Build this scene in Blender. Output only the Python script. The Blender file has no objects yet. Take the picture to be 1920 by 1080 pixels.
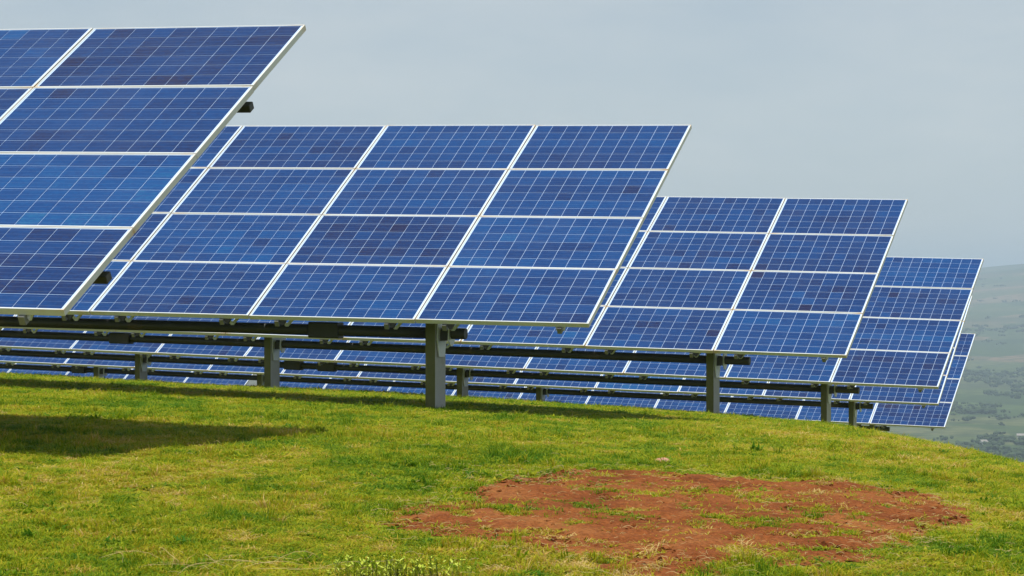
import bpy, bmesh, math, random
import numpy as np
from mathutils import Vector, Matrix

random.seed(7)
rng = np.random.default_rng(11)
scene = bpy.context.scene
COL = scene.collection

# ------------------------------------------------------------------ camera, sky, sun, exposure
EYE = 1.7                                   # metres above the turf at the photographer's feet
cam_data = bpy.data.cameras.new("camera")
cam_data.sensor_width = 36.0
cam_data.lens = 4781.56 / 1920 * 36.0       # a long lens, about 90 mm
cam_data.clip_start = 0.1
cam_data.clip_end = 60000
camera = bpy.data.objects.new("camera", cam_data)
camera.location = (0, 0, EYE)
camera.rotation_euler = (math.radians(90), 0, 0)
COL.objects.link(camera)
scene.camera = camera

SUN_EL = math.radians(84)
SUN_AZ = math.radians(243)                  # compass direction the sun stands in (0 = +Y, clockwise): to the left and a little behind the camera
world = bpy.data.worlds.new("World")
scene.world = world
world.use_nodes = True
wn, wl = world.node_tree.nodes, world.node_tree.links
wn.clear()
sky = wn.new("ShaderNodeTexSky")
sky.sky_type = 'NISHITA'
sky.sun_disc = False
sky.sun_elevation = SUN_EL
sky.sun_rotation = SUN_AZ
sky.altitude = 1500
sky.air_density = 1.0
sky.dust_density = 2.5
sky.ozone_density = 1.5
bg = wn.new("ShaderNodeBackground")
bg.inputs["Strength"].default_value = 0.10
wo = wn.new("ShaderNodeOutputWorld")
# thin, even cloud veil over the whole sky, faintly mottled
wtc = wn.new("ShaderNodeTexCoord")
wmp = wn.new("ShaderNodeMapping"); wmp.inputs["Scale"].default_value = (1, 1, 3.2)
wl.new(wtc.outputs["Generated"], wmp.inputs["Vector"])
wnz = wn.new("ShaderNodeTexNoise"); wnz.inputs["Scale"].default_value = 7; wnz.inputs["Detail"].default_value = 5; wnz.inputs["Roughness"].default_value = .55
wl.new(wmp.outputs[0], wnz.inputs["Vector"])
wmr = wn.new("ShaderNodeMapRange"); wmr.inputs[1].default_value = .3; wmr.inputs[2].default_value = .7; wmr.inputs[3].default_value = .58; wmr.inputs[4].default_value = .82
wl.new(wnz.outputs["Fac"], wmr.inputs[0])
wmx = wn.new("ShaderNodeMix"); wmx.data_type = 'RGBA'
wn2 = wn.new("ShaderNodeTexNoise"); wn2.inputs["Scale"].default_value = 19; wn2.inputs["Detail"].default_value = 6; wn2.inputs["Roughness"].default_value = .6
wl.new(wmp.outputs[0], wn2.inputs["Vector"])
wcr = wn.new("ShaderNodeValToRGB")
wcr.color_ramp.elements[0].position = .36; wcr.color_ramp.elements[0].color = (.585, .652, .690, 1)
wcr.color_ramp.elements[1].position = .74; wcr.color_ramp.elements[1].color = (.645, .695, .715, 1)
wl.new(wn2.outputs["Fac"], wcr.inputs[0])
wsc = wn.new("ShaderNodeVectorMath"); wsc.operation = 'SCALE'; wsc.inputs["Scale"].default_value = 10
wl.new(wcr.outputs[0], wsc.inputs[0]); wl.new(wsc.outputs[0], wmx.inputs[7])
wl.new(wmr.outputs[0], wmx.inputs[0]); wl.new(sky.outputs[0], wmx.inputs[6])
wl.new(wmx.outputs[2], bg.inputs["Color"])
wl.new(bg.outputs[0], wo.inputs["Surface"])

sun_data = bpy.data.lights.new("sun", 'SUN')
sun_data.energy = 4.9
sun_data.angle = math.radians(0.5)
sun_data.color = (1.0, 0.965, 0.90)
sun = bpy.data.objects.new("sun", sun_data)
to_sun = Vector((math.sin(SUN_AZ) * math.cos(SUN_EL), math.cos(SUN_AZ) * math.cos(SUN_EL), math.sin(SUN_EL)))
sun.rotation_euler = to_sun.to_track_quat('Z', 'Y').to_euler()
sun.location = (0, 0, 40)
COL.objects.link(sun)

scene.view_settings.view_transform = 'Standard'
scene.view_settings.look = 'None'
scene.view_settings.exposure = 0.0
scene.view_settings.gamma = 1.0
scene.view_settings.use_curve_mapping = False
scene.render.engine = 'CYCLES'
scene.cycles.use_denoising = True
scene.cycles.max_bounces = 8
scene.cycles.volume_bounces = 1

# ------------------------------------------------------------------ helpers
def tag(o, label=None, cat=None, group=None, kind=None):
    if label: o["label"] = label
    if cat: o["category"] = cat
    if group: o["group"] = group
    if kind: o["kind"] = kind
    return o

def link(name, mesh, parent=None):
    o = bpy.data.objects.new(name, mesh)
    COL.objects.link(o)
    if parent is not None:
        o.parent = parent
    return o

def mesh_from(name, verts, faces, mat=None, smooth=False):
    me = bpy.data.meshes.new(name)
    me.from_pydata([tuple(v) for v in verts], [], [tuple(f) for f in faces])
    if mat: me.materials.append(mat)
    if smooth:
        me.polygons.foreach_set("use_smooth", [True] * len(me.polygons))
    me.update()
    return me

def box_mesh(name, x0, x1, y0, y1, z0, z1, mat, bev=0.0):
    bm = bmesh.new()
    vs = [bm.verts.new(p) for p in ((x0, y0, z0), (x1, y0, z0), (x1, y1, z0), (x0, y1, z0),
                                    (x0, y0, z1), (x1, y0, z1), (x1, y1, z1), (x0, y1, z1))]
    for f in ((0, 3, 2, 1), (4, 5, 6, 7), (0, 1, 5, 4), (1, 2, 6, 5), (2, 3, 7, 6), (3, 0, 4, 7)):
        bm.faces.new([vs[i] for i in f])
    if bev:
        bmesh.ops.bevel(bm, geom=bm.edges[:], offset=bev, segments=1, affect='EDGES')
    me = bpy.data.meshes.new(name)
    bm.to_mesh(me); bm.free()
    me.materials.append(mat)
    return me

def node_mat(name):
    m = bpy.data.materials.new(name)
    m.use_nodes = True
    nt = m.node_tree
    return m, nt.nodes, nt.links, nt.nodes["Principled BSDF"]

def vnoise(x, y, seed=0):
    """value noise in 0..1, vectorised"""
    x = np.asarray(x, float); y = np.asarray(y, float)
    xi = np.floor(x).astype(np.int64); yi = np.floor(y).astype(np.int64)
    fx = x - xi; fy = y - yi
    fx = fx * fx * (3 - 2 * fx); fy = fy * fy * (3 - 2 * fy)
    def h(a, b):
        n = (a * 374761393 + b * 668265263 + seed * 974711) & 0xffffffff
        n = ((n ^ (n >> 13)) * 1274126177) & 0xffffffff
        n = n ^ (n >> 16)
        return (n & 0xffff) / 65535.0
    return (h(xi, yi) * (1 - fx) + h(xi + 1, yi) * fx) * (1 - fy) + (h(xi, yi + 1) * (1 - fx) + h(xi + 1, yi + 1) * fx) * fy

def fbm(x, y, seed=0, octs=3):
    s = 0; a = 1; t = 0
    for k in range(octs):
        s = s + a * vnoise(x * 2 ** k, y * 2 ** k, seed + k * 17); t += a; a *= .55
    return s / t

# ------------------------------------------------------------------ the lie of the land
GC = np.array([-1.66942, -0.20294, 2.2757, -0.36359, -0.60123, -2.50059, 0.53147, 0.0915, 0.21513])
VALLEY = -88.0
def ground_z(x, y):
    x = np.asarray(x, float); y = np.asarray(y, float)
    cx = np.clip(x, -9, 10); cy = np.clip(y, -4, 58)
    a = cx / 10; d = cy / 30
    z = GC[0] + GC[1] * a + GC[2] * d + GC[3] * a * a + GC[4] * a * d + GC[5] * d * d + GC[6] * d ** 3 + GC[7] * a * a * d + GC[8] * a * d * d
    t = np.clip(cx - 3.3, 0, None)
    z = z - np.where(t < 4, .112 * t * t, 1.792 + .896 * (t - 4))
    t = np.clip(-cx - 3, 0, None)
    z = z + .004 * np.minimum(t, 4) ** 2
    # gentle unevenness of the turf
    z = z + .05 * (fbm(x * .55 + 9, y * .42 + 3, 5, 3) - .5) * np.clip(y / 8, 0, 1)
    z = z + EYE
    # beyond the plateau the hill falls away to the valley
    ox = np.where(x > 10, x - 10, np.where(x < -9, (-9 - x) * .35, 0))
    oy = np.where(y > 58, y - 58, np.where(y < -4, (-4 - y) * .35, 0))
    o = np.hypot(ox, oy)
    z = z - .16 * (np.sqrt(o * o + 9) - 3)
    r = np.hypot(x, y)
    # valley floor, then the far hillside
    far = np.clip((r - 2700) / 3300, 0, 1.4)
    rise = (far * .62 + .38 * far * far) * 127
    ridge = (fbm(np.arctan2(x, np.abs(y) + 1) * 9 + 4, r / 2600, 3, 3) - .5) * 40 * np.clip((r - 2600) / 2500, 0, 1)
    ridge = ridge + np.clip(600 * (np.arctan2(x, np.abs(y) + 1) - .193), -28, 28) * np.clip((r - 4200) / 1500, 0, 1)
    back = np.where(r > 6000, -(r - 6000) * .03, 0)
    v = VALLEY + rise + ridge + back + (fbm(x / 260, y / 260, 8, 3) - .5) * 5 * np.clip((r - 700) / 500, 0, 1)
    w = np.clip((r - 350) / 500, 0, 1); w = w * w * (3 - 2 * w)
    zz = np.maximum(z, v - 4)
    return zz * (1 - w) + v * w

# ------------------------------------------------------------------ materials
def ramp(nodes, stops, interp='LINEAR'):
    r = nodes.new("ShaderNodeValToRGB")
    r.color_ramp.interpolation = interp
    e = r.color_ramp.elements
    while len(e) < len(stops): e.new(.5)
    for i, (p, c) in enumerate(stops):
        e[i].position = p; e[i].color = (*c, 1)
    return r

def noise(nodes, links, vec, scale, detail=3, rough=.55):
    n = nodes.new("ShaderNodeTexNoise")
    n.inputs["Scale"].default_value = scale
    n.inputs["Detail"].default_value = detail
    n.inputs["Roughness"].default_value = rough
    if vec is not None: links.new(vec, n.inputs["Vector"])
    return n

def mixc(nodes, links, fac, a, b, blend='MIX'):
    m = nodes.new("ShaderNodeMix"); m.data_type = 'RGBA'; m.blend_type = blend
    for sock, val in ((m.inputs[0], fac), (m.inputs[6], a), (m.inputs[7], b)):
        if hasattr(val, "is_output"): links.new(val, sock)
        elif isinstance(val, (int, float)): sock.default_value = val
        else: sock.default_value = (*val, 1)
    return m.outputs[2]

def maprange(nodes, links, val, a, b, c=0., d=1.):
    m = nodes.new("ShaderNodeMapRange")
    links.new(val, m.inputs[0])
    for i, v in enumerate((a, b, c, d)): m.inputs[1 + i].default_value = v
    return m.outputs[0]

def mat_cell():
    m, n, l, p = node_mat("polycrystalline_cell")
    at = n.new("ShaderNodeAttribute"); at.attribute_name = "tone"
    uv = n.new("ShaderNodeUVMap"); uv.uv_map = "UVMap"
    geo = n.new("ShaderNodeNewGeometry")
    # faint horizontal crystal streaks inside each cell
    sep = n.new("ShaderNodeSeparateXYZ"); l.new(uv.outputs[0], sep.inputs[0])
    ax = n.new("ShaderNodeMath"); ax.operation = 'MULTIPLY_ADD'; l.new(sep.outputs[0], ax.inputs[0]); ax.inputs[1].default_value = 1.3; l.new(at.outputs["Fac"], ax.inputs[2])
    ay = n.new("ShaderNodeMath"); ay.operation = 'MULTIPLY'; l.new(sep.outputs[1], ay.inputs[0]); ay.inputs[1].default_value = 9
    sz = n.new("ShaderNodeSeparateXYZ"); l.new(geo.outputs["Position"], sz.inputs[0])
    az = n.new("ShaderNodeMath"); az.operation = 'MULTIPLY'; l.new(sz.outputs[0], az.inputs[0]); az.inputs[1].default_value = 4
    cb = n.new("ShaderNodeCombineXYZ"); l.new(ax.outputs[0], cb.inputs[0]); l.new(ay.outputs[0], cb.inputs[1]); l.new(az.outputs[0], cb.inputs[2])
    st = noise(n, l, cb.outputs[0], 1.0, 3, .6)
    vo = n.new("ShaderNodeTexVoronoi"); vo.inputs["Scale"].default_value = 55; l.new(geo.outputs["Position"], vo.inputs["Vector"])
    sv = n.new("ShaderNodeSeparateColor"); l.new(vo.outputs["Color"], sv.inputs[0])
    a1 = n.new("ShaderNodeMath"); a1.operation = 'MULTIPLY_ADD'; l.new(st.outputs["Fac"], a1.inputs[0]); a1.inputs[1].default_value = .42; l.new(at.outputs["Fac"], a1.inputs[2])
    a2 = n.new("ShaderNodeMath"); a2.operation = 'MULTIPLY_ADD'; l.new(sv.outputs[0], a2.inputs[0]); a2.inputs[1].default_value = .16; l.new(a1.outputs[0], a2.inputs[2])
    a3 = n.new("ShaderNodeMath"); a3.operation = 'SUBTRACT'; l.new(a2.outputs[0], a3.inputs[0]); a3.inputs[1].default_value = .29
    r = ramp(n, [(0, (.009, .012, .054)), (.25, (.003, .024, .108)), (.55, (.002, .040, .162)), (.8, (.002, .058, .205)), (1, (.005, .088, .23))])
    l.new(a3.outputs[0], r.inputs[0])
    # thin bus bars
    bb = n.new("ShaderNodeMath"); bb.operation = 'PINGPONG'; l.new(sep.outputs[1], bb.inputs[0]); bb.inputs[1].default_value = .1667
    bl = n.new("ShaderNodeMath"); bl.operation = 'GREATER_THAN'; l.new(bb.outputs[0], bl.inputs[0]); bl.inputs[1].default_value = .161
    bf = n.new("ShaderNodeMath"); bf.operation = 'MULTIPLY'; l.new(bl.outputs[0], bf.inputs[0]); bf.inputs[1].default_value = .35
    c = mixc(n, l, bf.outputs[0], r.outputs[0], (.25, .30, .42))
    du = noise(n, l, geo.outputs["Position"], 1.7, 6, .7)
    df = maprange(n, l, du.outputs["Fac"], .45, .75, 0, .022)
    c = mixc(n, l, df, c, (.50, .40, .28))
    l.new(c, p.inputs["Base Color"])
    p.inputs["Roughness"].default_value = .34
    p.inputs["Specular IOR Level"].default_value = .08
    p.inputs["Coat Weight"].default_value = .10
    p.inputs["Coat Roughness"].default_value = .05
    return m

def mat_backsheet():
    m, n, l, p = node_mat("white_backsheet")
    geo = n.new("ShaderNodeNewGeometry")
    ns = noise(n, l, geo.outputs["Position"], 6, 4)
    c = mixc(n, l, ns.outputs["Fac"], (.44, .60, .88), (.54, .68, .90))
    l.new(c, p.inputs["Base Color"])
    p.inputs["Roughness"].default_value = .4
    p.inputs["Coat Weight"].default_value = .5
    p.inputs["Coat Roughness"].default_value = .05
    return m

def mat_frame():
    m, n, l, p = node_mat("anodised_aluminium")
    tc = n.new("ShaderNodeTexCoord"); geo = n.new("ShaderNodeNewGeometry")
    sp = n.new("ShaderNodeSeparateXYZ"); l.new(tc.outputs["Object"], sp.inputs[0])
    ab = n.new("ShaderNodeMath"); ab.operation = 'ABSOLUTE'; l.new(sp.outputs[0], ab.inputs[0])
    ab2 = n.new("ShaderNodeMath"); ab2.operation = 'ABSOLUTE'; l.new(sp.outputs[1], ab2.inputs[0])
    fx = maprange(n, l, ab.outputs[0], .62, .83)
    fy = maprange(n, l, ab2.outputs[0], .38, .485)
    mu = n.new("ShaderNodeMath"); mu.operation = 'MULTIPLY'; l.new(fx, mu.inputs[0]); l.new(fy, mu.inputs[1])
    ns = noise(n, l, geo.outputs["Position"], 7, 4, .6)
    ns2 = maprange(n, l, ns.outputs["Fac"], .42, .66)
    m2 = n.new("ShaderNodeMath"); m2.operation = 'MULTIPLY'; l.new(mu.outputs[0], m2.inputs[0]); l.new(ns2, m2.inputs[1])
    m3 = n.new("ShaderNodeMath"); m3.operation = 'MULTIPLY'; l.new(m2.outputs[0], m3.inputs[0]); m3.inputs[1].default_value = .85
    n3 = noise(n, l, geo.outputs["Position"], 2.2, 5, .65)
    base = mixc(n, l, n3.outputs["Fac"], (.52, .53, .51), (.68, .69, .66))
    c = mixc(n, l, m3.outputs[0], base, (.60, .40, .16))     # red dust washed into the corners
    l.new(c, p.inputs["Base Color"])
    p.inputs["Metallic"].default_value = .15
    p.inputs["Roughness"].default_value = .45
    return m

def mat_steel(name, lo, hi, dark_rust=.25, metallic=.35, rough=.5):
    m, n, l, p = node_mat(name)
    geo = n.new("ShaderNodeNewGeometry")
    ns = noise(n, l, geo.outputs["Position"], 9, 5, .65)
    c = mixc(n, l, ns.outputs["Fac"], lo, hi)
    n2 = noise(n, l, geo.outputs["Position"], 3.1, 5, .7)
    f = maprange(n, l, n2.outputs["Fac"], .55, .75, 0, dark_rust)
    c = mixc(n, l, f, c, (.20, .12, .06))
    l.new(c, p.inputs["Base Color"])
    p.inputs["Metallic"].default_value = metallic
    p.inputs["Roughness"].default_value = rough
    return m

def mat_soil():
    m, n, l, p = node_mat("red_soil")
    geo = n.new("ShaderNodeNewGeometry")
    a = noise(n, l, geo.outputs["Position"], 2.6, 6, .65)
    r = ramp(n, [(.25, (.145, .040, .010)), (.5, (.275, .083, .022)), (.75, (.385, .155, .045))])
    l.new(a.outputs["Fac"], r.inputs[0])
    b = noise(n, l, geo.outputs["Position"], 45, 4, .7)
    f = maprange(n, l, b.outputs["Fac"], .35, .68, .55, 1.2)
    c = mixc(n, l, 1.0, r.outputs[0], (1, 1, 1), 'MULTIPLY')
    hs = n.new("ShaderNodeHueSaturation"); l.new(c, hs.inputs["Color"]); l.new(f, hs.inputs["Value"])
    l.new(hs.outputs[0], p.inputs["Base Color"])
    p.inputs["Roughness"].default_value = 1
    p.inputs["Specular IOR Level"].default_value = .1
    bp = n.new("ShaderNodeBump"); bp.inputs["Strength"].default_value = .9; bp.inputs["Distance"].default_value = .03
    l.new(b.outputs["Fac"], bp.inputs["Height"]); l.new(bp.outputs[0], p.inputs["Normal"])
    return m

def mat_turf():
    """thatch and soil under the grass blades near the camera, farmland beyond"""
    m, n, l, p = node_mat("turf_and_farmland")
    geo = n.new("ShaderNodeNewGeometry")
    pos = geo.outputs["Position"]
    a = noise(n, l, pos, 1.1, 6, .65)
    b = noise(n, l, pos, 26, 4, .7)
    r = ramp(n, [(.3, (.12, .165, .005)), (.5, (.18, .19, .008)), (.64, (.21, .165, .018)), (.80, (.24, .115, .035))])
    l.new(a.outputs["Fac"], r.inputs[0])
    near = mixc(n, l, b.outputs["Fac"], r.outputs[0], (.17, .185, .012))
    # farmland: patchwork of fields, stretched by noise
    wv = noise(n, l, pos, .004, 3)
    off = n.new("ShaderNodeVectorMath"); off.operation = 'SCALE'; l.new(wv.outputs["Color"], off.inputs[0]); off.inputs["Scale"].default_value = 160
    ad = n.new("ShaderNodeVectorMath"); ad.operation = 'ADD'; l.new(pos, ad.inputs[0]); l.new(off.outputs[0], ad.inputs[1])
    vo = n.new("ShaderNodeTexVoronoi"); vo.inputs["Scale"].default_value = .0085; vo.voronoi_dimensions = '2D'; l.new(ad.outputs[0], vo.inputs["Vector"])
    sv = n.new("ShaderNodeSeparateColor"); l.new(vo.outputs["Color"], sv.inputs[0])
    fr = ramp(n, [(0, (.022, .042, .014)), (.2, (.050, .080, .022)), (.36, (.085, .105, .035)), (.5, (.035, .060, .018)), (.62, (.17, .115, .075)), (.74, (.14, .14, .06)), (.84, (.28, .17, .115)), (.93, (.08, .12, .035))], 'CONSTANT')
    l.new(sv.outputs[0], fr.inputs[0])
    big = noise(n, l, pos, .0011, 4, .6)
    bigr = ramp(n, [(.38, (.035, .060, .020)), (.5, (.075, .105, .032)), (.62, (.20, .135, .09))])
    l.new(big.outputs["Fac"], bigr.inputs[0])
    fld = mixc(n, l, .40, fr.outputs[0], bigr.outputs[0])
    fine = noise(n, l, pos, .06, 5, .7)
    ff = maprange(n, l, fine.outputs["Fac"], .40, .66)
    fld = mixc(n, l, ff, fld, (.030, .048, .018))
    sub = n.new("ShaderNodeVectorMath"); sub.operation = 'LENGTH'; l.new(pos, sub.inputs[0])
    far = maprange(n, l, sub.outputs["Value"], 120, 420)
    c = mixc(n, l, far, near, fld)
    l.new(c, p.inputs["Base Color"])
    p.inputs["Roughness"].default_value = 1
    p.inputs["Specular IOR Level"].default_value = .05
    return m

def mat_blade():
    m, n, l, p = node_mat("grass_blade")
    ti = n.new("ShaderNodeAttribute"); ti.attribute_type = 'INSTANCER'; ti.attribute_name = "tint"
    bv = n.new("ShaderNodeAttribute"); bv.attribute_name = "blade"
    ad = n.new("ShaderNodeMath"); ad.operation = 'MULTIPLY_ADD'; l.new(bv.outputs["Fac"], ad.inputs[0]); ad.inputs[1].default_value = .60; l.new(ti.outputs["Fac"], ad.inputs[2])
    sb = n.new("ShaderNodeMath"); sb.operation = 'SUBTRACT'; l.new(ad.outputs[0], sb.inputs[0]); sb.inputs[1].default_value = .30
    r = ramp(n, [(0, (.055, .155, .005)), (.26, (.190, .280, .008)), (.50, (.335, .360, .012)), (.72, (.42, .35, .018)), (.86, (.48, .30, .055)), (1, (.62, .47, .18))])
    l.new(sb.outputs[0], r.inputs[0])
    l.new(r.outputs[0], p.inputs["Base Color"])
    p.inputs["Roughness"].default_value = .55
    p.inputs["Specular IOR Level"].default_value = .06
    tr = n.new("ShaderNodeBsdfTranslucent"); l.new(r.outputs[0], tr.inputs[0])
    mx = n.new("ShaderNodeMixShader"); mx.inputs[0].default_value = .35
    l.new(p.outputs[0], mx.inputs[1]); l.new(tr.outputs[0], mx.inputs[2])
    l.new(mx.outputs[0], n["Material Output"].inputs[0])
    return m

def mat_simple(name, lo, hi, scale, rough=.8, bump=0.):
    m, n, l, p = node_mat(name)
    geo = n.new("ShaderNodeNewGeometry")
    ns = noise(n, l, geo.outputs["Position"], scale, 5, .65)
    f = maprange(n, l, ns.outputs["Fac"], .3, .7)
    c = mixc(n, l, f, lo, hi)
    l.new(c, p.inputs["Base Color"])
    p.inputs["Roughness"].default_value = rough
    p.inputs["Specular IOR Level"].default_value = .2
    if bump:
        b = n.new("ShaderNodeBump"); b.inputs["Strength"].default_value = .5; b.inputs["Distance"].default_value = bump
        l.new(ns.outputs["Fac"], b.inputs["Height"]); l.new(b.outputs[0], p.inputs["Normal"])
    return m

M_CELL = mat_cell()
M_SHEET = mat_backsheet()
M_FRAME = mat_frame()
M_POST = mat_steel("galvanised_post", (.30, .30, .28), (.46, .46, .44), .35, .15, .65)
M_POST_SHADE = mat_steel("post_face_olive_shade", (.075, .080, .022), (.14, .14, .05), .35, .1, .8)  # shade and grass reflection painted as olive on the posts' front and back faces
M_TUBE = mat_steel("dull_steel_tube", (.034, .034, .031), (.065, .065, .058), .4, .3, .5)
M_RAIL = mat_steel("galvanised_rail", (.16, .16, .155), (.26, .26, .25), .2, .35, .5)
M_ZINC = mat_steel("bright_zinc", (.50, .52, .52), (.72, .74, .74), .1, .3, .4)
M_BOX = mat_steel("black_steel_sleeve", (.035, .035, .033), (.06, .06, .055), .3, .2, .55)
M_SOIL = mat_soil()
M_TURF = mat_turf()
M_BLADE = mat_blade()
M_STRAW = mat_simple("dry_straw", (.36, .26, .09), (.52, .40, .19), 12, .8)
M_STONE = mat_simple("pink_stone", (.42, .20, .12), (.60, .36, .26), 30, .9, .01)
M_WEED = mat_simple("lime_leaf", (.30, .40, .02), (.56, .60, .07), 25, .5)
M_STEM = mat_simple("green_stem", (.12, .16, .03), (.22, .22, .06), 25, .6)
M_TREE = mat_simple("distant_foliage", (.022, .040, .014), (.048, .075, .026), .25, .95)
M_WALL = mat_simple("whitewash", (.45, .43, .39), (.58, .56, .51), .6, .8)
M_ROOF = mat_simple("tin_roof", (.22, .20, .18), (.30, .28, .26), .8, .9)
M_TRACK = mat_simple("pale_track", (.22, .20, .16), (.34, .31, .26), .05, 1)

# ------------------------------------------------------------------ ground
def polar_sheet():
    radii = np.concatenate([np.linspace(0.6, 9, 18), np.linspace(9.25, 48, 170), np.geomspace(48.6, 420, 50), np.geomspace(440, 980, 24), np.linspace(1000, 2000, 90), np.geomspace(2030, 13000, 70)])
    fr = np.radians(np.linspace(-16, 16, 161))            # fine towards the hill in view
    rest = np.radians(np.linspace(16, 344, 110)[1:-1])
    ang = np.concatenate([fr, rest])
    R, A = np.meshgrid(radii, ang, indexing='ij')
    X = R * np.sin(A); Y = R * np.cos(A)
    Z = ground_z(X, Y)
    nr, na = R.shape
    verts = np.stack([X, Y, Z], -1).reshape(-1, 3)
    faces = []
    for i in range(nr - 1):
        for j in range(na):
            k = (j + 1) % na
            faces.append((i * na + j, i * na + k, (i + 1) * na + k, (i + 1) * na + j))
    c = len(verts)
    verts = np.vstack([verts, [[0, 0, float(ground_z(0., 0.))]]])
    for j in range(na):
        faces.append((c, (j + 1) % na, j))
    me = mesh_from("ground", verts, [f[::-1] for f in faces], M_TURF, True)
    return me, verts[:, 2].min(), verts[:, 2].max()
ground_me, LOWEST, HIGHEST = polar_sheet()
HIGHEST = float(HIGHEST)
tag(link("ground", ground_me), kind="structure")

# bare red earth worn into the turf (outline in metres, x and y)
PATCH = [(-0.583, 12.389), (-0.419, 12.521), (-0.215, 12.861), (-0.029, 13.989), (0.151, 14.425), (0.313, 14.969), (0.541, 15.229), (0.872, 15.441), (1.13, 15.205), (1.397, 15.181), (1.639, 15.069), (1.955, 15.377), (2.162, 15.205), (2.401, 15.009), (2.443, 14.421), (2.42, 13.773), (2.264, 13.121), (2.003, 12.601), (1.768, 12.253), (1.68, 11.92), (1.528, 11.412), (1.245, 11.024), (1.051, 10.92), (0.889, 10.796), (0.727, 10.54), (0.591, 10.464), (0.472, 10.756), (0.277, 11.048), (0.094, 11.272), (-0.096, 11.504), (-0.268, 11.656), (-0.42, 11.816)]
def patch_sd(x, y):
    """signed distance to the outline, positive inside; y is squeezed as the patch is long in depth"""
    P = np.array(PATCH); Q = np.roll(P, -1, 0)
    x = np.asarray(x, float); y = np.asarray(y, float)
    best = np.full(x.shape, 1e9); ins = np.zeros(x.shape, bool)
    for (x0, y0), (x1, y1) in zip(P, Q):
        ex, ey = x1 - x0, (y1 - y0)
        t = np.clip(((x - x0) * ex + (y - y0) * ey) / (ex * ex + ey * ey + 1e-12), 0, 1)
        best = np.minimum(best, np.hypot(x - x0 - t * ex, (y - y0 - t * ey)))
        c = ((y0 > y) != (y1 > y)) & (x < (x1 - x0) * (y - y0) / (y1 - y0 + 1e-12) + x0)
        ins ^= c
    return np.where(ins, best, -best)
def bare(x, y):
    return patch_sd(x, y) + (fbm(x * 4.2, y * 2.2, 21, 3) - .5) * .40 + .09

def soil_patch():
    xs = np.arange(-1.0, 2.9, .03); ys = np.arange(10.0, 16.2, .05)
    X, Y = np.meshgrid(xs, ys, indexing='ij')
    S = bare(X, Y)
    Z = ground_z(X, Y) + .004 + np.clip(S * .06, -.003, .012) + .06 * (fbm(X * 9, Y * 7, 31, 4) - .42) * np.clip(S * 6, 0, 1)
    idx = -np.ones(X.shape, int); verts = []; faces = []
    for i in range(len(xs) - 1):
        for j in range(len(ys) - 1):
            if S[i:i + 2, j:j + 2].min() > -.04:
                f = []
                for a, b in ((i, j), (i + 1, j), (i + 1, j + 1), (i, j + 1)):
                    if idx[a, b] < 0:
                        idx[a, b] = len(verts); verts.append((X[a, b], Y[a, b], Z[a, b]))
                    f.append(idx[a, b])
                faces.append(f)
    return mesh_from("bare_soil", verts, faces, M_SOIL, True)
tag(link("bare_soil", soil_patch()), kind="structure")

# ------------------------------------------------------------------ solar arrays
W, H = 1.67, 0.9765                     # pitch of the modules along the row and up the slope
MW, MH = 1.659, 0.967                   # a module
LIP, DEPTH = .0100, .042
CW, CH = (MW - 2 * LIP - .026) / 10, (MH - 2 * LIP - .012) / 6
GAPX, GAPY = .0044, .0063

def frame_mesh():
    a, b = MW / 2, MH / 2
    ring = lambda dx, z: [(-a + dx, -b + dx, z), (a - dx, -b + dx, z), (a - dx, b - dx, z), (-a + dx, b - dx, z)]
    v = ring(0, -DEPTH) + ring(0, -.0015) + ring(.0015, 0) + ring(LIP, 0) + ring(LIP, -.006) + ring(.0025, -.008) + ring(.0025, -DEPTH)
    f = []
    for k in range(6):
        for i in range(4):
            j = (i + 1) % 4
            f.append((k * 4 + i, k * 4 + j, (k + 1) * 4 + j, (k + 1) * 4 + i))
    for i in range(4):
        j = (i + 1) % 4
        f.append((24 + i, 24 + j, j, i))
    return mesh_from("panel_frame", v, f, M_FRAME)

def cell_geo(cx, cy, zt=-.0016, zb=-.0033):
    x0, x1 = cx - CW / 2 + GAPX / 2, cx + CW / 2 - GAPX / 2
    y0, y1 = cy - CH / 2 + GAPY / 2, cy + CH / 2 - GAPY / 2
    v = [(x0, y0, zt), (x1, y0, zt), (x1, y1, zt), (x0, y1, zt), (x0 - .0004, y0 - .0004, zb), (x1 + .0004, y0 - .0004, zb), (x1 + .0004, y1 + .0004, zb), (x0 - .0004, y1 + .0004, zb)]
    f = [(0, 1, 2, 3), (4, 5, 1, 0), (5, 6, 2, 1), (6, 7, 3, 2), (7, 4, 0, 3)]
    return v, f
UVQ = [(0, 0), (1, 0), (1, 1), (0, 1)]
NTONE = 14
def finish_cells(me, tones):
    """tones: one value per face"""
    at = me.attributes.new("tone", 'FLOAT', 'FACE')
    at.data.foreach_set("value", np.asarray(tones, np.float32))
    uv = me.uv_layers.new(name="UVMap")
    uv.data.foreach_set("uv", np.array(UVQ * len(me.polygons), np.float32).ravel())
    me.materials.append(M_CELL)
CELL_MESH = []
for k in range(NTONE):
    v, f = cell_geo(0, 0)
    me = mesh_from("solar_cell", v, f); finish_cells(me, [k / (NTONE - 1)] * len(f))
    CELL_MESH.append(me)
SHEET_MESH = box_mesh("laminate", -MW / 2 + LIP - .003, MW / 2 - LIP + .003, -MH / 2 + LIP - .003, MH / 2 - LIP + .003, -.0075, -.0034, M_SHEET)
FRAME_MESH = frame_mesh()

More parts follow.
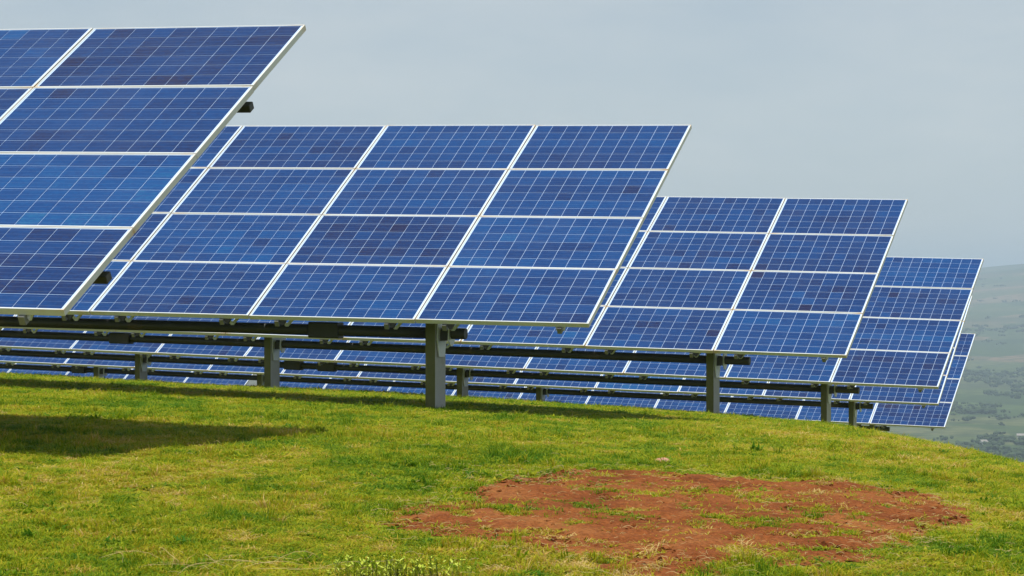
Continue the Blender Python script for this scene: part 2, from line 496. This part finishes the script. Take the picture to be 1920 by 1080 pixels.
ROWS = [  # lower right corner, direction along the row, direction up the slope; all in metres
    ((-2.5817, 14.6925, 1.573), (0.94491, -0.32671, -0.02031), (0.29165, 0.81211, 0.5054), 4),
    ((0.6868, 22.75, 1.3776), (0.94434, -0.32839, -0.01929), (0.29221, 0.81045, 0.50773), 5),
    ((4.0315, 30.7185, 0.8886), (0.93607, -0.35089, -0.02534), (0.31422, 0.80151, 0.50877), 9),
    ((6.4258, 38.4262, 0.2102), (0.93312, -0.35837, -0.02928), (0.32352, 0.80125, 0.50333), 12),
    ((7.8868, 47.1493, -0.4409), (0.94008, -0.33964, -0.0301), (0.30668, 0.80366, 0.50997), 13),
    ((9.4295, 55.5368, -1.3318), (0.93546, -0.35213, -0.03024), (0.31777, 0.80055, 0.50808), 10),
]
LABELS = [
    "nearest and largest blue solar array, cut off by the left edge of the picture",
    "second solar array, the wide blue table in the middle with the thickest grey end post",
    "third solar array, its top edge against the sky just right of the middle",
    "fourth solar array, its upper right corner reaching farthest right against the hazy hills",
    "fifth solar array, almost hidden behind the fourth, only its thin right edge showing",
    "farthest blue solar array, lowest down the slope at the right in front of the valley",
    "farthest solar array at the left, blue strips under tubes behind the grass brow",
]
POSTS = [(1.0, 3.2), (.955, 4.62), (1.06, 4.69, 8.3), (1.09, 4.72, 8.28, 11.5), (1.01, 4.74, 8.36, 10.62), (1.0, 4.6, 8.2), (1.0, 3.4)]
SLEEVES = [(), (1.62,), (6.05,), (6.18, 6.55), (10.9,), (), ()]
COUNT_SINGLE = [300, 300, 300, 300, 0, 0, 0]
GROUP = "solar arrays in rows down the hillside"

FEET = []                               # where the posts enter the turf
def px_of(p):
    return 960 + 4781.56 * p[0] / p[1], 540 - 4781.56 * (p[2] - EYE) / p[1]

def steel_box(name, mat, p0, p1, w, d, up, parent, inv):
    """a bar from p0 to p1 (world), w wide and d deep"""
    p0, p1 = Vector(p0), Vector(p1)
    ax = (p1 - p0).normalized(); s = ax.cross(Vector(up)).normalized(); t = s.cross(ax)
    v = []
    for q in (p0, p1):
        for a, b in ((-1, -1), (1, -1), (1, 1), (-1, 1)):
            v.append(inv @ (q + s * (a * w / 2) + t * (b * d / 2)))
    f = [(0, 1, 2, 3), (7, 6, 5, 4), (0, 4, 5, 1), (1, 5, 6, 2), (2, 6, 7, 3), (3, 7, 4, 0)]
    me = mesh_from(name, v, f, mat)
    bm = bmesh.new(); bm.from_mesh(me); bmesh.ops.recalc_face_normals(bm, faces=bm.faces[:]); bm.to_mesh(me); bm.free()
    return link(name, me, parent)

def tube_obj(name, mat, p0, p1, r, parent, inv, seg=20):
    p0, p1 = Vector(p0), Vector(p1)
    ax = (p1 - p0).normalized(); s = ax.cross(Vector((0, 0, 1))).normalized(); t = s.cross(ax)
    v, f = [], []
    for q in (p0, p1):
        for k in range(seg):
            a = 2 * math.pi * k / seg
            v.append(inv @ (q + s * (math.cos(a) * r) + t * (math.sin(a) * r)))
    for k in range(seg):
        j = (k + 1) % seg
        f.append((k, j, seg + j, seg + k))
    f.append(tuple(range(seg))[::-1]); f.append(tuple(range(seg, 2 * seg)))
    me = mesh_from(name, v, f, mat)
    bm = bmesh.new(); bm.from_mesh(me); bmesh.ops.recalc_face_normals(bm, faces=bm.faces[:]); bm.to_mesh(me); bm.free()
    me.polygons.foreach_set("use_smooth", [len(p.vertices) == 4 for p in me.polygons])
    return link(name, me, parent)

def prism(name, mat, poly, o, ux, uy, un, th, parent, inv):
    """polygon in the plane (ux, uy) at o, th thick along un"""
    o, ux, uy, un = map(Vector, (o, ux, uy, un))
    n = len(poly)
    v = [inv @ (o + ux * a + uy * b + un * (s * th / 2)) for s in (-1, 1) for a, b in poly]
    f = [tuple(range(n))[::-1], tuple(range(n, 2 * n))] + [(i, (i + 1) % n, n + (i + 1) % n, n + i) for i in range(n)]
    me = mesh_from(name, v, f, mat)
    bm = bmesh.new(); bm.from_mesh(me); bmesh.ops.recalc_face_normals(bm, faces=bm.faces[:]); bm.to_mesh(me); bm.free()
    return link(name, me, parent)

def build_array(idx, corner, A, S, ncol, x_off=0.0):
    A = Vector(A).normalized(); S = Vector(S); S = (S - A * S.dot(A)).normalized(); N = A.cross(S)
    corner = Vector(corner) - A * x_off
    M = Matrix(((A.x, S.x, N.x, corner.x), (A.y, S.y, N.y, corner.y), (A.z, S.z, N.z, corner.z), (0, 0, 0, 1)))
    h = Vector((S.x, S.y, 0)); h -= Vector((A.x, A.y, 0)).normalized() * h.dot(Vector((A.x, A.y, 0)).normalized()); h.normalize()
    up = Vector((0, 0, 1))
    # base of the thing: foot of its right-hand post
    foot = corner - A * W + h * .36
    foot.z = float(ground_z(foot.x, foot.y))
    root = bpy.data.objects.new("solar_array", None)
    root.empty_display_size = .3
    root.location = foot
    COL.objects.link(root)
    tag(root, LABELS[idx], "solar array", GROUP)
    inv = Matrix.Translation(-foot)
    r_ = random.Random(100 + idx)

    # panels, their frames and cells
    cand = []
    panels = {}
    for u in range(ncol):
        for v in range(4):
            jit = Matrix.Rotation(math.radians(r_.gauss(0, .10)), 4, 'X') @ Matrix.Rotation(math.radians(r_.gauss(0, .08)), 4, 'Y')
            Mp = M @ Matrix.Translation((-(u + .5) * W, (v + .5) * H, r_.gauss(0, .001))) @ jit
            p = link("solar_panel", SHEET_MESH, root); p.matrix_basis = inv @ Mp
            fr = link("panel_frame", FRAME_MESH, p)
            ptone = r_.gauss(.48, .07)
            panels[u, v] = p
            rowt = [r_.gauss(0, .06) for _ in range(6)]
            for j in range(6):
                run = 0
                for i in range(10):
                    run = run * .5 + r_.gauss(0, .06)
                    tone = ptone + rowt[j] * .8 + run
                    q = r_.random()
                    if q < .035: tone -= .20
                    elif q > .975: tone += .14
                    lx = -MW / 2 + LIP + .013 + CW * (i + .5); ly = -MH / 2 + LIP + .006 + CH * (j + .5)
                    wp = Mp @ Vector((lx, ly, 0))
                    X, Y = px_of(wp)
                    cand.append((Mp, (u, v), lx, ly, min(1, max(0, tone)), X, Y, wp.y))
    single = set()
    if COUNT_SINGLE[idx]:
        inside = [k for k, c in enumerate(cand) if 8 < c[5] < 1912 and 8 < c[6] < 1072 and visible_cell(idx, c[5], c[6])]
        inside.sort(key=lambda k: cand[k][7])
        single = set(inside[:COUNT_SINGLE[idx]])
    V, F, T = [], [], []
    for k, (Mp, uv, lx, ly, tone, X, Y, d) in enumerate(cand):
        if k in single:
            c = link("solar_cell", CELL_MESH[min(NTONE - 1, int(tone * NTONE))], panels[uv])
            c.location = (lx, ly, 0)
        else:
            v, f = cell_geo(lx, ly); b = len(V)
            V += [inv @ (Mp @ Vector(q)) for q in v]
            F += [tuple(b + i for i in q) for q in f]
            T += [tone] * len(f)
    me = mesh_from("cell_sheet", V, F); finish_cells(me, T)
    tag(link("cell_sheet", me, root), kind="stuff")

    # slope rails and cross purlins under the panels
    rail_me = box_mesh("slope_rail", -.021, .021, -.02, 4 * H + .01, -.098, -DEPTH - .001, M_RAIL)
    for u in range(ncol):
        for k in (.17, .83):
            o = link("slope_rail", rail_me, root); o.matrix_basis = inv @ M @ Matrix.Translation((-(u + k) * W, 0, 0))
    over = -.015 if idx == 0 else -.25
    for y in (.60 * H, 2.93 * H):
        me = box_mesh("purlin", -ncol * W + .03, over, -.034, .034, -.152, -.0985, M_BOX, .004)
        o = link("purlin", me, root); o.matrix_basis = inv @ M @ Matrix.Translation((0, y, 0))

    # the round tube below the lower edge
    tc = corner + h * .36 - up * .125
    t0, t1 = tc - A * (ncol * W - .3), tc - A * (.78 * W)
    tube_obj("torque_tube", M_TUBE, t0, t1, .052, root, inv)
    for su in SLEEVES[idx]:
        c = tc - A * (su * W)
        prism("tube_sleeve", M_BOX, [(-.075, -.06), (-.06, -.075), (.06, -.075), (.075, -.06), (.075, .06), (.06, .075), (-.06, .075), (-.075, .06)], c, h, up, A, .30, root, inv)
    # V brackets from the tube to the slope rails
    rise = .36 * S.z / math.hypot(S.x, S.y)          # rise of the slope above the tube
    top = .125 + rise - .115
    for u in range(ncol):
        for k in (.17, .83):
            if u == 0 and k < .3:
                # beyond the tube's end only the rail's foot shows
                c = corner - A * (k * W) + S * .03 - N * .06
                prism("rail_foot", M_ZINC, [(-.05, .02), (.05, .02), (.035, -.03), (.012, -.012), (-.012, -.012), (-.035, -.03)], c, A, up, h, .03, root, inv)
                continue
            c = tc - A * ((u + k) * W + .02)
            prism("tube_bracket", M_ZINC, [(-.085, top), (-.085, .105), (-.013, .025), (.013, .025), (.085, .105), (.085, top), (.058, top), (.058, .112), (0, .056), (-.058, .112), (-.058, top)], c - h * .062, A, up, h, .012, root, inv)
            e = corner - A * ((u + k) * W - .055) + S * .012 - N * .05
            prism("rail_foot", M_BOX, [(-.045, .010), (.045, .010), (.010, -.045), (-.008, -.045)], e, A, up, h, .02, root, inv)

    # posts: C sections with a saddle plate for the tube, and a raking strut to the upper purlin
    for pu in POSTS[idx]:
        if pu > ncol: continue
        c = tc - A * (pu * W)
        gz = float(ground_z(c.x, c.y))
        hA = Vector((A.x, A.y, 0)).normalized()
        dep, wd, th = .27, .095, .012
        poly = [(-wd / 2, -dep / 2), (wd / 2, -dep / 2), (wd / 2, dep / 2), (-wd / 2, dep / 2), (-wd / 2, dep / 2 - .03), (-wd / 2 + th, dep / 2 - .03), (-wd / 2 + th, dep / 2 - th),
                (wd / 2 - th, dep / 2 - th), (wd / 2 - th, -dep / 2 + th), (-wd / 2 + th, -dep / 2 + th), (-wd / 2 + th, -dep / 2 + .03), (-wd / 2, -dep / 2 + .03)]
        FEET.append((c.x, c.y))
        hgt = c.z + .10 - (gz - .25)
        mid = Vector((c.x, c.y, (c.z + .10 + gz - .25) / 2)) - hA * .0 - h * .02
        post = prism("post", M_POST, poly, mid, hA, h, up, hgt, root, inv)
        post.data.materials.append(M_POST_SHADE)
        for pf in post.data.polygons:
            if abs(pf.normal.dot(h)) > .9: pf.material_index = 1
        base = Vector((c.x, c.y, c.z))
        prism("saddle_plate", M_ZINC, [(-.13, .10), (.10, .10), (.11, -.03), (.05, -.22), (-.09, -.22), (-.14, -.06)], base + hA * .060, h, up, hA, .010, root, inv)
        prism("saddle_plate", M_ZINC, [(-.075, .075), (.075, .075), (.085, -.06), (.03, -.12), (-.03, -.12), (-.085, -.06)], base + hA * .150, h, up, hA, .010, root, inv)
        prism("clamp_block", M_BOX, [(-.07, .03), (.07, .03), (.08, -.07), (-.08, -.07)], base + hA * .106, h, up, hA, .076, root, inv)
        q = corner - A * (pu * W) + S * (2.93 * H) - N * .16
        steel_box("strut", M_RAIL, base + h * .14 + up * .02, q, .05, .05, (0, 0, 1), root, inv)
    return root

def visible_cell(idx, X, Y):
    """cells of one array that no nearer array covers (checked in the photograph)"""
    if idx == 0: return True
    edges = [((578, 45), (125, 588)), ((1308, 232), (1103, 610)), ((1707, 374), (1594, 668))]
    bottoms = [585, 606, 664]
    for k in range(idx):
        (xa, ya), (xb, yb) = edges[k]
        if ya < Y < yb:
            xe = xa + (Y - ya) / (yb - ya) * (xb - xa)
            if X < xe: return False
    return True

for i, (c, A, S, n) in enumerate(ROWS):
    build_array(i, c, A, S, n)
c, A, S, n = ROWS[5]
build_array(6, c, A, S, 5, x_off=10.24 * W)

# ------------------------------------------------------------------ grass
def clump_mesh(name, nb, hgt, spread, seed, lean=.6, wide=1.0):
    r = random.Random(seed)
    V, F, B = [], [], []
    for _ in range(nb):
        a = r.random() * 6.283; rr = spread * math.sqrt(r.random()); x, y = rr * math.cos(a), rr * math.sin(a)
        th = r.random() * 6.283; L = hgt * r.uniform(.55, 1.25); w = r.uniform(.0016, .0030) * wide
        ln = lean * r.uniform(.3, 1.5)
        dx, dy = math.cos(th), math.sin(th)
        px, py = -dy * w, dx * w
        b = len(V)
        for t, ww in ((0, 1), (.5, .85)):
            off = ln * L * t * t; z = L * t * (1 - .25 * ln * t)
            V += [(x + dx * off - px * ww, y + dy * off - py * ww, z), (x + dx * off + px * ww, y + dy * off + py * ww, z)]
        V.append((x + dx * ln * L, y + dy * ln * L, L * max(.25, 1 - .35 * ln)))
        F += [(b, b + 1, b + 3, b + 2), (b + 2, b + 3, b + 4)]
        q = r.random(); B += [q, q]
    me = mesh_from(name, V, F, M_BLADE)
    at = me.attributes.new("blade", 'FLOAT', 'FACE'); at.data.foreach_set("value", np.array(B, np.float32))
    return me

clump_col = bpy.data.collections.new("grass_clumps")
for k in range(6):
    o = bpy.data.objects.new("grass_clump", clump_mesh("grass_clump", 28, .032, .055, 40 + k, 1.35))
    clump_col.objects.link(o)
for k in range(3):
    o = bpy.data.objects.new("grass_tuft", clump_mesh("grass_tuft", 22, .075, .030, 60 + k, .75))
    clump_col.objects.link(o)

for k in range(2):
    o = bpy.data.objects.new("low_rosette", clump_mesh("low_rosette", 14, .040, .028, 80 + k, 1.7, 3.0))
    clump_col.objects.link(o)

def scatter_group():
    g = bpy.data.node_groups.new("grass_scatter", 'GeometryNodeTree')
    g.interface.new_socket("Geometry", in_out='INPUT', socket_type='NodeSocketGeometry')
    g.interface.new_socket("Geometry", in_out='OUTPUT', socket_type='NodeSocketGeometry')
    n, l = g.nodes, g.links
    gi = n.new("NodeGroupInput"); go = n.new("NodeGroupOutput")
    ci = n.new("GeometryNodeCollectionInfo"); ci.inputs["Collection"].default_value = clump_col
    ci.inputs["Separate Children"].default_value = True; ci.inputs["Reset Children"].default_value = True
    ip = n.new("GeometryNodeInstanceOnPoints"); ip.inputs["Pick Instance"].default_value = True
    def named(nm, dt):
        a = n.new("GeometryNodeInputNamedAttribute"); a.data_type = dt; a.inputs["Name"].default_value = nm
        return a.outputs["Attribute"]
    l.new(gi.outputs[0], ip.inputs["Points"]); l.new(ci.outputs[0], ip.inputs["Instance"])
    l.new(named("pick", 'INT'), ip.inputs["Instance Index"])
    l.new(named("spin", 'FLOAT_VECTOR'), ip.inputs["Rotation"])
    l.new(named("size", 'FLOAT_VECTOR'), ip.inputs["Scale"])
    l.new(ip.outputs[0], go.inputs[0])
    return g
SCATTER = scatter_group()

def grass_points():
    P = []
    bands = [(8.0, 13, 900), (13, 18, 760), (18, 25, 520), (25, 34, 360), (34, 56, 220)]
    for y0, y1, dens in bands:
        hw = lambda y: .245 * y + .8
        n = int(dens * (y1 - y0) * 2 * hw(y1))
        x = rng.uniform(-hw(y1), hw(y1), n); y = rng.uniform(y0, y1, n)
        k = np.abs(x) < hw(y); x, y = x[k], y[k]
        P.append(np.stack([x, y, np.full(len(x), 1 / math.sqrt(dens / 900))], -1))
    P = np.vstack(P)
    x, y = P[:, 0], P[:, 1]
    b = bare(x, y)
    tuft = fbm(x * 3.6, y * 2.4, 61, 3)
    tuft2 = fbm(x * 11, y * 8, 67, 2)
    prob = np.where(b < -.05, 1.0, np.where((tuft > .625) & (tuft2 > .4), .75, np.where(tuft2 > .65, .45, np.clip((.08 - b) * 2.4, .03, .6))))
    thin = fbm(x * 1.6, y * .9, 71, 3)
    prob = prob * np.where(thin > .64, .45, 1.0)
    keep = rng.random(len(x)) < prob
    P = P[keep]; x, y, s = P.T; b = b[keep]
    z = ground_z(x, y) + np.clip(b * .06 + .004, 0, .012) * (b > -.04)
    patch = fbm(x * .9 + 5, y * .5, 81, 3)
    mid = fbm(x * 3.1, y * 1.7, 91, 3)
    lush = fbm(x * .45, y * .3, 95, 2)
    tint = .40 + (patch - .5) * .42 + (mid - .5) * .70 + (fbm(x * 9, y * 6, 93, 2) - .5) * .75 + (lush - .5) * .25 + rng.normal(0, .12, len(x))
    tint = tint + np.where((b > -.25) & (b < .1), .10, 0) + np.where(b > .1, .16, 0) + np.where(rng.random(len(x)) < .035, .30, 0)
    tint = tint - np.clip((y - 24) / 80, 0, .08)
    hs = np.clip(.62 + (fbm(x * 2.2, y * 1.6, 99, 3) - .5) * 1.7 + (fbm(x * 8, y * 6, 103, 2) - .5) * .7 + rng.normal(0, .18, len(x)), .35, 1.6)
    hs = hs * np.where(rng.random(len(x)) < .02, 1.8, 1)
    for fx, fy in FEET:
        q = np.hypot(x - fx, y - fy)
        hs = np.where((q < .34) & (rng.random(len(x)) < .8), hs * 1.9, hs)
    pick = rng.integers(0, 6, len(x))
    tall = (rng.random(len(x)) < np.clip((fbm(x * 1.9, y * 1.2, 111, 3) - .53) * 1.0, .010, .16)) & (b < .02)
    pick = np.where(tall, 6 + rng.integers(0, 3, len(x)), pick)
    rose = (rng.random(len(x)) < np.clip((fbm(x * 2.7 + 3, y * 1.9, 121, 2) - .5) * .5, .008, .09)) & ~tall
    pick = np.where(rose, 9 + rng.integers(0, 2, len(x)), pick)
    tint = tint - np.where(rose, .14, 0)
    hs = np.where(tall, np.clip(hs * np.where(y < 13, 1.2, 1), .5, 1.15), hs)
    me = bpy.data.meshes.new("grass")
    me.from_pydata(np.stack([x, y, z - .002], -1).tolist(), [], [])
    def put(nm, ty, arr, key):
        a = me.attributes.new(nm, ty, 'POINT'); a.data.foreach_set(key, np.ascontiguousarray(arr).ravel())
    put("tint", 'FLOAT', np.clip(tint, 0, 1).astype(np.float32), "value")
    put("pick", 'INT', pick.astype(np.int32), "value")
    put("spin", 'FLOAT_VECTOR', np.stack([rng.normal(0, .12, len(x)), rng.normal(0, .12, len(x)), rng.uniform(0, 6.283, len(x))], -1).astype(np.float32), "vector")
    s = np.where(tall, np.minimum(s, 1.25), s)
    sc = np.stack([s, s, hs * (.75 + .25 * s)], -1).astype(np.float32)
    put("size", 'FLOAT_VECTOR', sc, "vector")
    return me
grass = link("grass", grass_points())
mod = grass.modifiers.new("scatter", 'NODES'); mod.node_group = SCATTER
tag(grass, kind="stuff")

# loose straw, stalks and clods
def strip_curve(V, F, pts, w):
    b = len(V)
    for i, p in enumerate(pts):
        q = pts[min(i + 1, len(pts) - 1)] - pts[max(i - 1, 0)]
        s = q.cross(Vector((0, 0, 1)))
        s = s.normalized() if s.length > 1e-6 else Vector((1, 0, 0))
        t = Vector((0, 0, 1))
        V += [p - s * w, p + t * w * 1.3, p + s * w]
    for i in range(len(pts) - 1):
        a = b + i * 3
        F += [(a, a + 1, a + 4, a + 3), (a + 1, a + 2, a + 5, a + 4)]

def straw():
    r = random.Random(5)
    V, F = [], []
    spots = []
    for _ in range(26): spots.append((r.gauss(-1.15, .25), r.uniform(10.1, 10.5), r.uniform(.08, .26)))
    for _ in range(14): spots.append((r.gauss(.1, .3), r.uniform(10.1, 10.5), r.uniform(.06, .18)))
    for _ in range(300):
        k = r.randrange(len(PATCH)); x, y = PATCH[k]; x2, y2 = PATCH[(k + 1) % len(PATCH)]; t = r.random()
        spots.append((x + (x2 - x) * t + r.gauss(0, .10), y + (y2 - y) * t + r.gauss(0, .22), r.uniform(.03, .10)))
    for _ in range(900): spots.append((r.uniform(-.5, 2.4), r.uniform(10.6, 15.2), r.uniform(.015, .06)))
    for _ in range(160):
        y = r.uniform(10, 20); spots.append((r.uniform(-.22, .22) * y, y, r.uniform(.02, .07)))
    for x, y, L in spots:
        a = r.random() * 6.283; arch = r.uniform(.0, .20) * L; z0 = float(ground_z(x, y)) + r.uniform(.012, .03)
        bend = r.uniform(-.8, .8)
        pts = []
        for i in range(6):
            t = i / 5; aa = a + bend * t
            pts.append(Vector((x + math.cos(aa) * L * t, y + math.sin(aa) * L * t, z0 + arch * math.sin(math.pi * t) + r.gauss(0, .002))))
        strip_curve(V, F, pts, r.uniform(.0006, .0013))
    return mesh_from("dry_straw", V, F, M_STRAW)
tag(link("dry_straw", straw()), kind="stuff")

def clods():
    r = random.Random(6); V, F = [], []
    for _ in range(2200):
        x, y = r.uniform(-.6, 2.4), r.uniform(10.5, 15.5)
        if float(bare(np.array([x]), np.array([y]))[0]) < .03: continue
        s = r.uniform(.006, .020) * (1.5 if r.random() < .06 else 1); z = float(ground_z(x, y)) + .012
        b = len(V)
        for dx, dy, dz in ((1, 0, 0), (0, 1, 0), (-1, 0, 0), (0, -1, 0), (.3, .2, .9), (-.3, -.4, .6), (0, 0, -.5)):
            V.append((x + s * (dx + r.gauss(0, .25)), y + s * (dy + r.gauss(0, .25)), z + s * (dz * .8 + r.gauss(0, .12))))
        F += [tuple(b + i for i in f) for f in ((0, 1, 4), (1, 2, 4), (2, 5, 4), (2, 3, 5), (3, 0, 5), (0, 4, 5), (1, 0, 6), (2, 1, 6), (3, 2, 6), (0, 3, 6))]
    return mesh_from("soil_clods", V, F, M_SOIL)
tag(link("soil_clods", clods()), kind="stuff")

# the pinkish stone lying behind the bare patch
def stone(x, y, sx, sy, sz, seed):
    bm = bmesh.new(); bmesh.ops.create_icosphere(bm, subdivisions=3, radius=1)
    r = random.Random(seed); o = [r.uniform(0, 50) for _ in range(2)]
    for v in bm.verts:
        n = float(fbm(np.array([v.co.x * 1.7 + o[0] + v.co.z]), np.array([v.co.y * 1.7 + o[1] - v.co.z]), 3, 3)[0])
        v.co *= .72 + .55 * n
        v.co = Vector((v.co.x * sx, v.co.y * sy, v.co.z * sz + (.25 * sz if v.co.x > 0 else 0) * v.co.x))
    me = bpy.data.meshes.new("stone"); bm.to_mesh(me); bm.free(); me.materials.append(M_STONE)
    o = link("stone", me); o.location = (x, y, float(ground_z(x, y)) + sz * .75)
    return o
tag(stone(.964, 16.28, .050, .045, .024, 4), "small pinkish stone lying in the grass behind the bare red soil", "stone")

# lime green weeds in the foreground
def weed(x, y, n, seed, hgt, wid):
    r = random.Random(seed)
    root = bpy.data.objects.new("leafy_weed", None); root.empty_display_size = .05
    root.location = (x, y, float(ground_z(x, y))); COL.objects.link(root)
    V, F, SV, SF = [], [], [], []
    for _ in range(n):
        bx, by = r.gauss(0, wid * .42), r.gauss(0, .05)
        ht = hgt * r.uniform(.6, 1.15); a = r.random() * 6.283; ln = r.uniform(0, .45)
        if r.random() < .2: ln = .9
        tip = Vector((bx + math.cos(a) * ln * ht, by + math.sin(a) * ln * ht * .5, ht))
        b0 = Vector((bx, by, -.01))
        strip_curve(SV, SF, [b0, b0.lerp(tip, .5), tip], .0022)
        for k in range(r.randint(6, 10)):
            t = r.uniform(.25, 1.0); p = b0.lerp(tip, t); th = r.random() * 6.283
            L = r.uniform(.012, .028); w = L * .26; el = r.uniform(.15, 1.1)
            d = Vector((math.cos(th) * math.cos(el), math.sin(th) * math.cos(el), math.sin(el)))
            s = d.cross(Vector((0, 0, 1))).normalized() * w; u = s.cross(d).normalized()
            b = len(V)
            V += [p, p + d * L * .5 - s + u * w * .3, p + d * L * .5 - u * w * .2, p + d * L * .5 + s + u * w * .3, p + d * L]
            F += [(b, b + 2, b + 1), (b, b + 3, b + 2), (b + 1, b + 2, b + 4), (b + 2, b + 3, b + 4)]
    link("foliage", mesh_from("foliage", V, F, M_WEED), root)
    link("stems", mesh_from("stems", SV, SF, M_STEM), root)
    return root
GW = "lime green weeds in the foreground grass"
tag(weed(-.43, 10.13, 85, 2, .078, .26), "larger clump of bright lime green leafy weed at the bottom edge", "weed", GW)
tag(weed(-.66, 10.12, 12, 3, .075, .09), "smaller slanting lime green weed at the bottom edge, left of the leafy clump", "weed", GW)

# ------------------------------------------------------------------ the valley
def crown(seed):
    r = random.Random(seed); V, F = [], []
    bm = bmesh.new(); bmesh.ops.create_icosphere(bm, subdivisions=1, radius=1)
    base = [v.co.copy() for v in bm.verts]; fs = [tuple(v.index for v in f.verts) for f in bm.faces]; bm.free()
    for _ in range(8):
        c = Vector((r.gauss(0, .55), r.gauss(0, .55), r.uniform(.35, 1.05))); s = r.uniform(.28, .55); b = len(V)
        for p in base:
            V.append(c + p * s * r.uniform(.7, 1.3))
        F += [tuple(b + i for i in f) for f in fs]
    return np.array([tuple(v) for v in V]), F
def distant_trees():
    protos = [crown(k) for k in range(5)]
    r = random.Random(9); V, F = [], []; base = 0
    n = 0; tries = 0
    while n < 1500 and tries < 60000:
        tries += 1
        y = 1000 + 4600 * r.random() ** 1.35
        t = r.uniform(.055, .235) if r.random() < .85 else r.uniform(-.25, .06)
        x = t * y
        dens = float(fbm(np.array([x / 190]), np.array([y / 330]), 44, 3)[0])
        dens = dens + (.30 if 1250 < y < 1420 and t > .135 else 0)
        if dens < .62 and r.random() > .07: continue
        s = r.uniform(1.4, 3.4) * (1.15 if dens > .7 else 1) * (.8 + y / 8000)
        v, f = protos[r.randrange(5)]
        a = r.random() * 6.283; ca, sa = math.cos(a), math.sin(a)
        vx = (v[:, 0] * ca - v[:, 1] * sa) * s * 1.2; vy = (v[:, 0] * sa + v[:, 1] * ca) * s * 1.2
        z0 = float(ground_z(x, y))
        V.append(np.stack([vx + x, vy + y, v[:, 2] * s + z0 - .3], -1)); F += [tuple(base + i for i in q) for q in f]
        base += len(v); n += 1
    return mesh_from("distant_trees", np.vstack(V), F, M_TREE)
tag(link("distant_trees", distant_trees()), kind="stuff")

def track(pts, w):
    V, F = [], []
    for i, (x, y) in enumerate(pts):
        q = Vector(pts[min(i + 1, len(pts) - 1)]) - Vector(pts[max(i - 1, 0)]); s = Vector((-q.y, q.x)).normalized() * w
        for k in (-1, 1):
            V.append((x + s.x * k, y + s.y * k, float(ground_z(x + s.x * k, y + s.y * k)) + .9))
        if i: F.append((2 * i - 2, 2 * i - 1, 2 * i + 1, 2 * i))
    return mesh_from("dirt_track", V, F, M_TRACK)
tag(link("dirt_track", track([(110 + k * 6, 1421 - k * .9 + 3 * math.sin(k * .4)) for k in range(60)], 1.6)), kind="structure")
tag(link("dirt_track", track([(130 + k * 6, 1318 - k * .4 + 3 * math.sin(k * .5)) for k in range(50)], 1.3)), kind="structure")

def house(x, y, w, d, hh, rot, label):
    root = bpy.data.objects.new("house", None); root.location = (x, y, float(ground_z(x, y))); root.rotation_euler.z = rot
    COL.objects.link(root); tag(root, label, "house", "tiny houses in the valley")
    a, b = w / 2, d / 2
    V = [(-a, -b, -1), (a, -b, -1), (a, b, -1), (-a, b, -1), (-a, -b, hh), (a, -b, hh), (a, b, hh), (-a, b, hh), (-a, 0, hh * 1.45), (a, 0, hh * 1.45)]
    link("wall", mesh_from("wall", V, [(0, 1, 5, 4), (2, 3, 7, 6), (1, 2, 6, 9, 5), (3, 0, 4, 8, 7)], M_WALL), root)
    e = .5; k = hh * 1.45
    R = [(-a - e, -b - e, hh - .25), (a + e, -b - e, hh - .25), (a + e, 0, k + .05), (-a - e, 0, k + .05), (a + e, b + e, hh - .25), (-a - e, b + e, hh - .25),
         (-a - e, -b - e, hh - .1), (a + e, -b - e, hh - .1), (a + e, 0, k + .2), (-a - e, 0, k + .2), (a + e, b + e, hh - .1), (-a - e, b + e, hh - .1)]
    link("roof", mesh_from("roof", R, [(0, 3, 2, 1), (3, 5, 4, 2), (6, 7, 8, 9), (9, 8, 10, 11), (0, 1, 7, 6), (4, 5, 11, 10), (1, 2, 8, 7), (2, 4, 10, 8), (5, 3, 9, 11), (3, 0, 6, 9)], M_ROOF), root)
house(268, 1450, 3.2, 3.5, 1.7, .3, "tiny pale house just above the grass brow at the right edge of the hill")
house(302, 1515, 3.4, 4, 1.8, -.2, "tiny pale house at the far right edge beside a tan field, higher up the valley")

# ------------------------------------------------------------------ haze over the valley
HZ_TOP = HIGHEST + 8.0                  # just above the far ridge
hm = bpy.data.materials.new("haze"); hm.use_nodes = True
hn, hl = hm.node_tree.nodes, hm.node_tree.links
hn.clear()
ho = hn.new("ShaderNodeOutputMaterial"); pv = hn.new("ShaderNodeVolumePrincipled")
pv.inputs["Color"].default_value = (.57, .70, .86, 1)
pv.inputs["Density"].default_value = 2.15e-4
pv.inputs["Anisotropy"].default_value = 0.0
hl.new(pv.outputs[0], ho.inputs["Volume"])
E_ = 13500
hz = link("haze", box_mesh("haze", -E_, E_, -E_, E_, float(LOWEST) - 1.0, HZ_TOP, hm))
tag(hz, kind="stuff")
